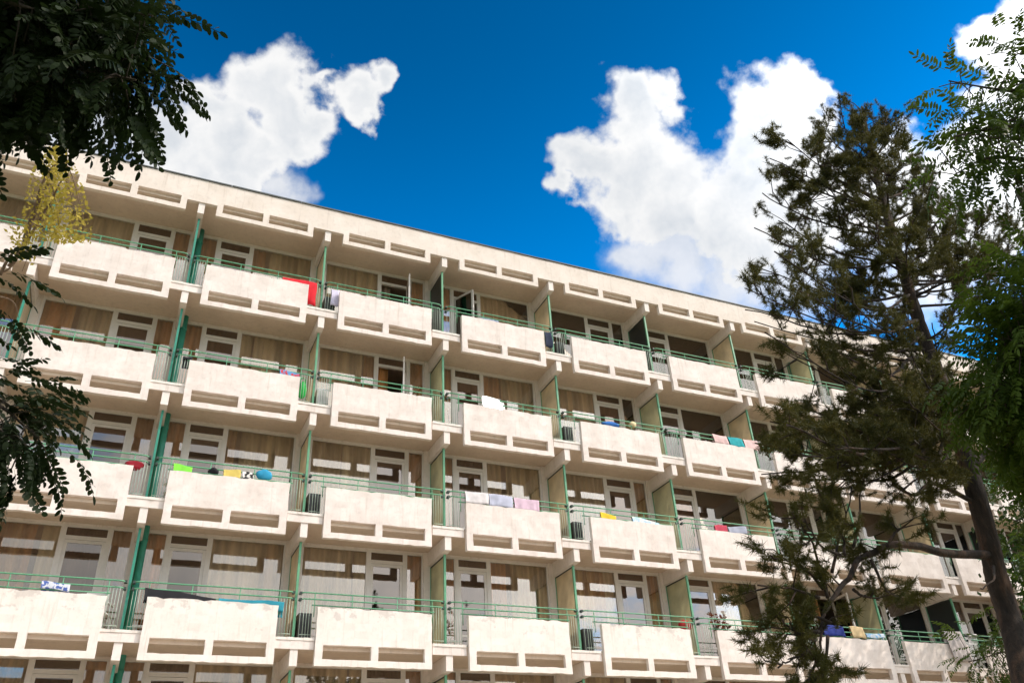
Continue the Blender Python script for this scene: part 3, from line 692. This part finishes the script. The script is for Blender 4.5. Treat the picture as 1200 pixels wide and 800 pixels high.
# ------------------------------------------------------------------ trees
def unit(v): return v/np.linalg.norm(v)
def spline(pts, n):
    P = np.array(pts, float); P = np.vstack([2*P[0]-P[1], P, 2*P[-1]-P[-2]]); out = []
    for i in range(1, len(P)-2):
        for k in range(n):
            t = k/n; a, b, c, d = P[i-1:i+3]
            out.append(.5*((2*b)+(c-a)*t+(2*a-5*b+4*c-d)*t*t+(3*b-a-3*c+d)*t**3))
    return np.array(out+[P[-2]])
def compound_leaf(L, pairs, ll, lw, seed, droop=.25):
    """a feather-shaped leaf: a stalk with paired oval leaflets"""
    rg = np.random.default_rng(seed); V = []; F = []
    def quad_oval(o, d, side, up, l, w):
        b = len(V); nrm = np.cross(d, side)
        ts = [(0, 0), (.22, .42), (.55, .5), (.85, .32), (1, 0)]
        V.extend([o+d*l*t_+side*w*q+nrm*l*(.10*q-.12*t_*t_) for t_, q in ts]+[o+d*l*t_-side*w*q+nrm*l*(.10*q-.12*t_*t_) for t_, q in ts[1:4][::-1]])
        F.extend([(b, b+1, b+7, b+7), (b+1, b+2, b+6, b+7), (b+2, b+3, b+5, b+6), (b+3, b+4, b+5, b+5)])
    stalk = lambda t_: np.array([L*t_*(1-.06*t_), .02*L*math.sin(3*t_+seed), -droop*L*t_*t_])
    for i in range(pairs):
        t_ = .16+.82*i/pairs; o = stalk(t_); tan = unit(stalk(t_+.02)-o)
        for s in (-1, 1):
            d = unit(tan*(.35+.2*t_)+np.array([0, s, 0])*.9+rg.normal(size=3)*.13+np.array([0, 0, -.15])); side = unit(np.cross(np.array([0, 0, 1.])+rg.normal(size=3)*.35, d)); k = 1-.35*abs(t_-.5)
            quad_oval(o+rg.normal(size=3)*.002, d, side, None, ll*k*rg.uniform(.85, 1.1), lw*k)
    o = stalk(.99); quad_oval(o, unit(stalk(1)-stalk(.95)), np.array([0, 1., 0]), None, ll, lw)
    pr = 0.0016
    for i in range(5):
        a, c = stalk(i/5), stalk((i+1)/5); b = len(V); V.extend([a+[0, pr, 0], a-[0, pr, 0], c-[0, pr, 0], c+[0, pr, 0]]); F.append((b, b+1, b+2, b+3)); 
    V = np.array(V); return V, F
def mesh_from(name, V, F, mat):
    me = bpy.data.meshes.new(name); me.from_pydata([tuple(q) for q in V], [], [tuple(dict.fromkeys(f)) for f in F]); me.materials.append(mat); me.update(); return me
def basis(d, up):
    d = unit(d); y = unit(np.cross(up, d)); z = np.cross(d, y); return np.stack([d, y, z], 1)
def place_leaves(spots, protos, root, mat, limit, name='leaf', massname='foliage'):
    """spots: (pos, dir, up, scale); the first `limit` as objects sharing meshes, the rest in one mesh"""
    meshes = [mesh_from(name, V, F, mat) for V, F in protos]; base = np.array(root.location)
    for i, (p, d, u, s) in enumerate(spots[:limit]):
        B = basis(d, u)*s; o = bpy.data.objects.new(name, meshes[i % len(meshes)]); COL.objects.link(o); o.parent = root
        q = p-base; o.matrix_local = Matrix([[B[0, 0], B[0, 1], B[0, 2], q[0]], [B[1, 0], B[1, 1], B[1, 2], q[1]], [B[2, 0], B[2, 1], B[2, 2], q[2]], [0, 0, 0, 1]])
    rest = spots[limit:]
    if rest:
        VV = []; FF = []; n = 0
        for i, (p, d, u, s) in enumerate(rest):
            V, F = protos[i % len(protos)]; VV.append(V@(basis(d, u)*s).T+p-base); FF += [tuple(x+n for x in dict.fromkeys(f)) for f in F]; n += len(V)
        me = bpy.data.meshes.new(massname); me.from_pydata(np.vstack(VV).tolist(), [], FF); me.materials.append(mat); me.update()
        o = obj(massname, me, root, root.location); o['kind'] = 'stuff'
def screen_area(spots):
    """nearest (largest in the photo) first, those the camera sees before the others"""
    def key(s):
        v = s[0]-CAMP; z_ = v@CF
        if z_ < .3: return 1e9
        x, y = 600+FPX*(v@CR)/z_, 400-FPX*(v@CU)/z_
        return z_+(0 if -40 < x < 1240 and -40 < y < 840 else 1e4)
    return sorted(spots, key=key)
def leaf_branch(pts, n, spread, size, rg, wind=0.25, twig=None, t0=.25):
    """leaves on short side twigs along a branch"""
    S = spline(pts, 8); out = []; tw = []
    for i in range(n):
        t_ = t0+(1-t0)*(i+rg.random())/n; k = t_*(len(S)-1); a = int(min(k, len(S)-2)); p = S[a]+(S[a+1]-S[a])*(k-a); tan = unit(S[a+1]-S[a])
        side = unit(rg.normal(size=3)); side -= tan*(side@tan); q = p+unit(side)*spread*rg.random()**.6+np.array([0, 0, -.3*spread*rg.random()])
        if twig is not None and rg.random() < .3: tw.append((p, (p+q)/2+np.array([0, 0, .02]), q))
        d = unit(tan*rg.uniform(.1, .7)+unit(q-p)*.8+np.array([0, 0, -wind*rg.uniform(.3, 1.6)]))
        out.append((q, d, unit(np.array([0, 0, 1.])+rg.normal(size=3)*.35), size*rg.uniform(.75, 1.2)))
    return S, out, tw

# --- locust on the left, its crown hangs over the camera
rg = np.random.default_rng(3)
tb = wp(-420, 430, 3.9); tb = np.array([tb[0]-.3, tb[1], GZ])
locust = thing('locust_tree', tuple(tb), 'dark locust tree with feather leaves hanging in at the top left', 'tree')
th = [tb, tb+[.05, .0, 1.5], tb+[.02, .1, 3.2], tb+[.15, .15, 5.0], tb+[.3, .1, 6.6]]
obj('trunk', MB().tube(spline(th, 6), [.17-.11*i/24 for i in range(25)], 12).mesh('trunk', M_BARK2, True), locust)
spots = []; br = MB()
L1 = [((-106, -66), (14, -36), (94, -56), (182, -11), 3.3, 34), ((-126, 34), (-6, 14), (104, 9), (179, 19), 3.2, 40), ((-106, 34), (14, 34), (114, 64), (176, 64), 3.3, 44), ((-126, 64), (-6, 64), (84, 79), (159, 94), 3.1, 40),
      ((-136, 64), (-26, 44), (44, 59), (99, 99), 3.2, 34), ((-136, 34), (-26, 34), (14, -6), (74, 34), 3.5, 34), ((-126, 114), (-76, 104), (-46, 114), (-24, 134), 3.0, 16), ((-126, -26), (-26, 24), (34, 49), (104, 79), 3.7, 40), ((-106, -86), (14, -66), (84, -6), (144, 34), 3.8, 40), ((-126, -6), (-46, -16), (14, 4), (54, 14), 3.0, 26),
      ((-142, 318), (-82, 318), (-47, 318), (-27, 333), 3.2, 8), ((-202, 418), (-92, 438), (-12, 468), (46, 513), 3.6, 40), ((-202, 448), (-92, 468), (-22, 488), (28, 528), 3.5, 26), ((-142, 428), (-72, 438), (-12, 463), (33, 488), 3.9, 22), ((-162, 383), (-102, 388), (-57, 393), (-37, 413), 3.4, 8)]
for *pp, dep, n in L1:
    pts = [wp(x, y, dep+.12*math.sin(x*.03+y)) for x, y in pp]; st_ = np.array([tb[0]+.1, tb[1]+.1, min(tb[2]+6.2, max(pts[0][2]-.35, tb[2]+2.2))])
    pts = [st_, (st_+pts[0])/2+np.array([0, 0, .12])]+pts
    S, sp, tw = leaf_branch(pts, int(n*3.0), .21, 1.0, rg, .34, True, .45); br.tube(S, [max(.004, .04*(1-i/len(S))) for i in range(len(S))], 6)
    for a, m_, c_ in tw: br.tube([a, m_, c_], .003, 4)
    spots += sp
spots = screen_area(spots)
# upper storeys added to the crown, outside the frame, to shade the hanging leaves
up = []
for i in range(1500):
    d = rg.normal(size=3); d /= np.linalg.norm(d); p = np.array([CAMP[0]-.6, CAMP[1]-1.2, CAMP[2]+4.6])+d*np.array([3.0, 2.3, .95])*rg.random()**.4
    v = p-CAMP; z_ = v@CF
    if z_ > .2 and -60 < 600+FPX*(v@CR)/z_ < 1260 and 400-FPX*(v@CU)/z_ > -120: continue
    up.append((p, unit(rg.normal(size=3)+np.array([0, 0, -.4])), unit(np.array([0, 0, 1.])+rg.normal(size=3)*.4), 1.9))
for q in range(5):
    e = np.array([CAMP[0]-2.4+1.1*q, CAMP[1]-1.8+.5*math.sin(q*2), CAMP[2]+4.4+.2*q]); br.tube(spline([tb+[.2, .1, 6.0], (tb+[.2, .1, 6.3]+e)/2+[0, -.3, .6], e], 6), [.05-.045*i/12 for i in range(13)], 6)
obj('branch', br.mesh('branch', M_BARK2, True), locust)
protosL = [compound_leaf(.205, 9, .038, .020, s, .3) for s in (1, 2, 3, 4)]
place_leaves(spots+up, protosL, locust, M_LEAFL, 300)

# --- broadleaf tree on the right
rg = np.random.default_rng(5)
tb = wp(1470, 720, 7.4); tb = np.array([tb[0], tb[1], GZ])
ash = thing('ash_tree', tuple(tb), 'leafy green ash tree filling the right edge of the view', 'tree')
obj('trunk', MB().tube(spline([tb, tb+[0, .1, 2.5], tb+[-.1, .1, 5], tb+[-.15, .1, 8.2]], 6), [.22-.16*i/18 for i in range(19)], 12).mesh('trunk', M_BARK2, True), ash)
spots = []; br = MB()
L2 = [((1300, 70), (1250, 60), (1215, 60), (1185, 65), 6.2, 24), ((1300, 110), (1230, 110), (1170, 105), (1112, 95), 6.0, 26), ((1300, 150), (1230, 145), (1170, 150), (1118, 160), 6.1, 38), ((1290, 200), (1220, 190), (1160, 185), (1118, 205), 6.2, 30), ((1300, 130), (1240, 120), (1210, 110), (1180, 90), 6.4, 26), ((1310, 180), (1240, 170), (1190, 150), (1150, 130), 6.6, 22),
      ((1350, 356), (1290, 346), (1240, 346), (1202, 361), 6.4, 40), ((1350, 406), (1280, 396), (1220, 396), (1170, 411), 6.3, 56), ((1350, 456), (1280, 451), (1210, 446), (1155, 451), 6.4, 56), ((1350, 496), (1280, 496), (1220, 496), (1180, 516), 6.5, 52), ((1360, 426), (1300, 426), (1250, 426), (1200, 436), 6.8, 46), ((1360, 376), (1300, 366), (1260, 356), (1215, 346), 6.8, 36), ((1360, 466), (1300, 466), (1260, 476), (1210, 476), 7.0, 46),
      ((1330, 520), (1270, 530), (1230, 540), (1190, 560), 10.2, 20), ((1330, 580), (1270, 590), (1220, 600), (1190, 610), 10.5, 14), ((1330, 640), (1270, 640), (1225, 650), (1195, 670), 10.5, 14), ((1330, 700), (1270, 700), (1225, 710), (1195, 720), 10.8, 14), ((1330, 760), (1260, 760), (1210, 770), (1180, 785), 10.8, 14), ((1330, 740), (1260, 745), (1190, 760), (1135, 775), 10.6, 20), ((1330, 560), (1270, 560), (1240, 570), (1210, 590), 10.0, 14), ((1330, 500), (1270, 505), (1240, 510), (1190, 515), 9.9, 26)]
for *pp, dep, n in L2:
    pts = [wp(x, y, dep+.2*math.sin(x*.03+y)) for x, y in pp]; st_ = np.array([tb[0]-.1, tb[1]+.1, min(tb[2]+8.0, max(pts[0][2]-.5, tb[2]+1.2))])
    pts = [st_, (st_+pts[0])/2+np.array([0, 0, .15])]+pts
    dense = pp[0][1] > 300
    S, sp, tw = leaf_branch(pts, int(n*(12 if dense else 3.0)), .46 if dense else .32, 1.0 if dense else .95, rg, .35, True, .42); br.tube(S, [max(.006, .055*(1-i/len(S))) for i in range(len(S))], 6)
    for a, m_, c_ in tw: br.tube([a, m_, c_], .004, 4)
    spots += sp
obj('branch', br.mesh('branch', M_BARK2, True), ash)
protosR = [compound_leaf(.25, 8, .058, .020, s, .3) for s in (11, 12, 13)]
place_leaves(screen_area(spots), protosR, ash, M_LEAFR, 300)

# --- a dense round tree by the far end of the facade
rg = np.random.default_rng(31)
far = thing('plane_tree', (29.8, -3.8, GZ), 'dense dark green tree by the far end of the facade, behind the pine trunk', 'tree')
fb = np.array([29.8, -3.8, GZ]); obj('trunk', MB().tube(spline([fb, fb+[.1, 0, 3], fb+[0, .1, 7], fb+[-.1, 0, 12]], 5), [.24-.2*i/15 for i in range(16)], 10).mesh('trunk', M_BARK2, True), far)
br = MB(); pts_l = []
for i in range(170):
    d = unit(rg.normal(size=3)); c_ = np.array([29.8, -3.9, 2.4])+d*np.array([3.3, 1.7, 5.6])*rg.uniform(.45, 1.0)
    if c_[2] < -3.6: continue
    if i % 4 == 0: a = np.array([29.8, -3.8, max(-2.5, c_[2]-1.5)]); br.tube([a, (a+c_)/2+[0, 0, .1], c_], [.06, .035, .012], 5)
    for k in range(75): pts_l.append(c_+rg.normal(size=3)*np.array([.42, .38, .34])-fb)
obj('branch', br.mesh('branch', M_BARK2, True), far)
V, F = leaf_quads(pts_l, .10, rg); obj('foliage', np_mesh('foliage', V, F, leafmat('plane_leaf', (.026, .055, .012), (.045, .085, .016), .15)), far, far.location)['kind'] = 'stuff'

# --- the pine
rg = np.random.default_rng(11)
b0 = wp(1169, 680, 9.0); YP = b0[1]
TR_ = [(1200, 795, 36), (1185, 730, 35), (1169, 680, 33), (1158, 630, 30), (1137, 555, 27), (1122, 505, 24), (1105, 455, 22), (1085, 400, 20), (1065, 340, 17), (1046, 275, 14), (1030, 215, 11), (1018, 165, 7), (1010, 125, 3)]
tp = [atY(x, y, YP+.1*math.sin(y*.02)) for x, y, w_ in TR_]; tr_ = [.74*w_/2/FPX*float((p-CAMP)@CF) for (x, y, w_), p in zip(TR_, tp)]
base = tp[0]+(tp[0]-tp[1])*((tp[0][2]-GZ)/(tp[1][2]-tp[0][2])); base[2] = GZ-.02
pine = thing('pine_tree', tuple(base), 'tall pine tree with crooked branches and tufted dark needles on the right', 'tree')
TS = spline([base, (base*.5+tp[0]*.5)]+tp, 5); TRR = np.interp(np.linspace(0, 1, len(TS)), np.linspace(0, 1, len(tp)+2), [tr_[0]*1.35, tr_[0]*1.12]+tr_)
q_ = np.linspace(0, len(TS)-1, 150); TS = np.stack([np.interp(q_, np.arange(len(TS)), TS[:, k]) for k in range(3)], 1); TRR = np.interp(q_, np.arange(len(TRR)), TRR)
NS = 30; mb = MB(); mb.tube([tuple(q) for q in TS], [float(q) for q in TRR], NS); plate = np.zeros(NS)
for i in range(len(TS)):                      # plated, furrowed bark
    plate = np.where(rg.random(NS) < .16, rg.uniform(-1, 1, NS), plate); sm = (plate+.5*np.roll(plate, 1)+.5*np.roll(plate, -1))/2
    for k in range(NS):
        v_ = np.array(mb.v[i*NS+k]); mb.v[i*NS+k] = tuple(TS[i]+(v_-TS[i])*(1+.11*sm[k]+.03*rg.normal()))
obj('trunk', mb.mesh('trunk', M_BARK, True), pine)
def trunk_at(py):
    ys = [t_[1] for t_ in TR_][::-1]; return np.array([np.interp(py, ys, [p[k] for p in tp][::-1]) for k in range(3)])
limbs = []                                    # (points, first radius, tuft count, twig spread)
def limb(att, mids, end, dy, rad, n, spread=.34):
    a = trunk_at(att); e = atY(*end, YP+dy); k = len(mids)+1
    pts = [a]+[atY(*q, YP+dy*(i+1)/k) for i, q in enumerate(mids)]+[e]
    if not mids: m_ = a+(e-a)*.5+np.array([rg.normal()*.1, 0, -.10*np.linalg.norm(e-a)+rg.normal()*.06]); pts = [a, m_, e]
    limbs.append((pts, rad, n, spread))
for x, y, att, n in [(1008, 128, 165, 16), (985, 142, 190, 16), (1038, 138, 190, 16), (1055, 165, 215, 16), (955, 148, 215, 18), (928, 168, 235, 18), (918, 200, 250, 18), (962, 188, 240, 18), (1000, 180, 225, 18), (1022, 160, 200, 14), (985, 225, 275, 20), (1045, 205, 250, 16), (1070, 225, 275, 14), (940, 225, 270, 18), (1000, 255, 300, 22), (1025, 235, 285, 18),
                     (918, 262, 310, 14), (945, 290, 335, 16), (975, 275, 320, 20), (905, 300, 345, 14), (875, 338, 375, 16), (900, 332, 365, 14), (925, 345, 375, 14), (960, 330, 365, 18), (1000, 310, 350, 20), (1020, 340, 380, 18), (985, 350, 390, 14),
                     (1090, 255, 300, 18), (1115, 268, 320, 22), (1150, 262, 325, 24), (1185, 245, 320, 24), (1060, 262, 320, 20), (1205, 250, 330, 26), (1120, 255, 330, 22), (1165, 285, 345, 24), (1095, 285, 335, 20), (1205, 270, 335, 24), (1130, 292, 345, 22), (1170, 300, 350, 24), (1100, 310, 350, 16), (1060, 290, 335, 20), (1210, 300, 360, 20), (1140, 330, 400, 7), (1120, 350, 410, 7),
                     (895, 395, 430, 14), (915, 418, 450, 14), (945, 385, 425, 14), (975, 415, 450, 12), (1000, 455, 480, 12), (985, 435, 470, 14), (1035, 380, 420, 12), (1055, 360, 410, 14), (1090, 385, 425, 12), (1060, 420, 445, 10), (1040, 400, 440, 9)]:
    limb(att, [], (x, y), rg.uniform(-1.3, 1.3)*(.55 if att < 260 else 1),   .020, int(n*(1.35 if att < 300 else .9)), .40 if att < 300 else .34)
# the heavy low mass of foliage left of the trunk
for x, y, n in [(885, 515, 22), (905, 490, 22), (935, 480, 24), (960, 495, 24), (990, 485, 24), (1020, 478, 24), (1050, 470, 22), (1075, 460, 22), (1095, 485, 20), (920, 540, 24), (955, 530, 26), (985, 530, 24), (1015, 515, 24), (1045, 520, 20), (1075, 505, 16), (895, 555, 16), (935, 565, 16), (975, 560, 16), (1090, 530, 12), (1060, 575, 12), (1095, 570, 12), (1030, 555, 12), (1100, 440, 18), (1120, 465, 14)]:
    limb(rg.uniform(470, 510), [], (x, y), rg.uniform(-1.2, .9), .03, int(n*.95), .32)
for x, y, att, n in [(1095, 212, 262, 14), (1112, 236, 285, 16), (1078, 180, 235, 12), (898, 225, 275, 12), (892, 262, 305, 12), (905, 182, 240, 12), (882, 305, 345, 12), (870, 352, 385, 12), (885, 375, 410, 12), (1135, 240, 300, 16)]:
    limb(att, [], (x, y), rg.uniform(-.5, .5), .022, int(n*1.2), .34)
limb(508, [(1090, 492), (1060, 490)], (1022, 494), -.3, .075, 10)
limb(592, [(1095, 566), (1070, 577), (1048, 560)], (1040, 545), -.2, .03, 5)
# the big low arch and its hanging end
arch = [(1110, 648), (1075, 641), (1042, 641), (1010, 655), (988, 685), (972, 715), (962, 745)]
limb(650, arch, (958, 790), -.5, .05, 20, .28)
for m_, e, n in [([(1000, 640), (1012, 600)], (1022, 545), 4), ([(975, 670), (985, 620)], (998, 560), 5), ([(965, 690), (945, 670)], (905, 655), 7), ([(960, 700), (930, 690)], (895, 690), 8), ([(970, 700), (950, 640)], (915, 600), 8), ([(960, 740), (930, 735)], (900, 735), 9), ([(955, 760), (930, 765)], (905, 770), 7), ([(960, 770), (945, 790)], (925, 810), 8), ([(975, 730), (950, 720)], (930, 705), 12), ([(970, 745), (965, 780)], (955, 815), 14),
                 ([(1020, 655), (1040, 690)], (1055, 690), 5), ([(1000, 690), (1010, 700)], (1025, 705), 4), ([(985, 650), (960, 640)], (940, 610), 6), ([(1040, 640), (1050, 620)], (1062, 615), 9), ([(990, 650), (985, 630)], (955, 575), 8), ([(955, 750), (935, 740)], (915, 720), 7)]:
    a = atY(*m_[0], YP-.5); pts = [a]+[atY(*q, YP-.5+rg.normal()*.1) for q in m_[1:]]+[atY(*e, YP-.5+rg.uniform(-.4, .4))]; limbs.append((pts, .016, n, .26))
limb(545, [(1172, 522)], (1230, 490), .3, .07, 0); limb(430, [(1070, 420)], (1050, 442), -.4, .045, 0); limb(660, [], (1150, 690), -.3, .02, 0)
tufts = []; lb = MB(); tb_ = MB()
for pts, rad, n, spread in limbs:
    S = spline(pts, 7); S += np.cumsum(rg.normal(size=S.shape)*.012, axis=0)*np.linspace(0, 1, len(S))[:, None]
    lb.tube(S, [max(.007, rad*(1-.85*i/len(S))) for i in range(len(S))], 7)
    for i in range(max(0, int(n*.52))):
        t_ = rg.uniform(.42, 1); k = int(t_*(len(S)-1)); p = S[k]; tan = unit(S[min(k+1, len(S)-1)]-S[k-1]); d = unit(tan*rg.uniform(.2, .9)+rg.normal(size=3)*.6+np.array([0, 0, .25]))
        L = spread*rg.uniform(.5, 1.5); e = p+d*L; m_ = (p+e)/2+rg.normal(size=3)*.03; tb_.tube([p, m_, e], [.009, .006, .004], 4)
        for j in range(7):
            q = p+(e-p)*rg.uniform(.78, 1.05)+rg.normal(size=3)*.055; tufts.append((q, unit(d+rg.normal(size=3)*.5+np.array([0, 0, .2])), unit(rg.normal(size=3)), rg.uniform(.75, 1.25)))
        tufts.append((e, d, unit(rg.normal(size=3)), 1.15))
obj('limb', lb.mesh('limb', M_BARK, True), pine); obj('twig', tb_.mesh('twig', M_BARK, True), pine)['kind'] = 'stuff'
def tuft(seed, n=80, L=.070):
    g = np.random.default_rng(seed); V = []; F = []
    for i in range(n):
        o = np.array([g.uniform(-.07, .06), 0, 0])+g.normal(size=3)*.004; d = unit(np.array([g.uniform(-.1, 1.0), 0, 0])+g.normal(size=3)*.62); l = L*g.uniform(.6, 1.1); s = unit(np.cross(d, g.normal(size=3)))*.0032; b = len(V)
        V.extend([o-s, o+s, o+d*l]); F.append((b, b+1, b+2))
    return np.array(V), F
print('tufts', len(tufts))
place_leaves(screen_area(tufts), [tuft(s) for s in range(5)], pine, M_NEED, 300, 'needle_tuft', 'needles')

# --- small yellowing tree behind the locust leaves
rg = np.random.default_rng(21)
tb = wp(-190, 560, 10.5); tb = np.array([tb[0], tb[1], GZ])
yel = thing('birch_tree', tuple(tb), 'small yellow leaved birch branch in front of the top left balconies', 'tree'); yel['label'] = 'birch tree with yellow leaves drooping before the top left balconies'
def P(x, y, d=10.5): return wp(x, y, d)
topz = P(-160, 330)
trk = spline([tb, tb+[.1, .1, 3.2], topz, topz+[.2, .1, 1.6]], 8); obj('trunk', MB().tube(trk, [.11-.08*i/24 for i in range(25)], 10).mesh('trunk', M_BARK3, True), yel)
br = MB(); pts_l = []
for a in [[P(-160, 330), P(-60, 325), P(0, 320), P(22, 300), P(32, 270), P(48, 225), P(62, 178)], [P(10, 312), P(30, 285), P(60, 235), P(75, 210), P(85, 235), P(92, 262)], [P(0, 322), P(12, 300), P(28, 288), P(32, 300), P(26, 318)], [P(-160, 340), P(-50, 345), P(10, 350), P(22, 372)], [P(28, 285), P(45, 240), P(58, 215), P(66, 240), P(70, 275)], [P(25, 295), P(38, 250), P(50, 225), P(52, 250), P(52, 280)], [P(30, 285), P(50, 215), P(70, 190), P(84, 205), P(100, 265)]]:
    S = spline(a, 6); br.tube(S, [max(.004, .022*(1-i/len(S))) for i in range(len(S))], 6)
for i in range(1700):
    if i < 1520:
        y = rg.uniform(172, 285); c_ = np.interp(y, [172, 200, 250, 285], [66, 64, 66, 72]); h_ = np.interp(y, [172, 185, 215, 255, 285], [8, 20, 30, 40, 34]); x = c_+h_*np.clip(rg.normal()*.5, -1, 1)
    else: x, y = rg.normal(28, 9), rg.normal(283, 11)
    pts_l.append(P(x, y, 10.5+rg.normal()*.3)-np.array(yel.location))
obj('branch', br.mesh('branch', M_BARK3, True), yel)
V, F = leaf_quads(pts_l, .033, rg); obj('foliage', np_mesh('foliage', V, F, M_YEL), yel, yel.location)['kind'] = 'stuff'
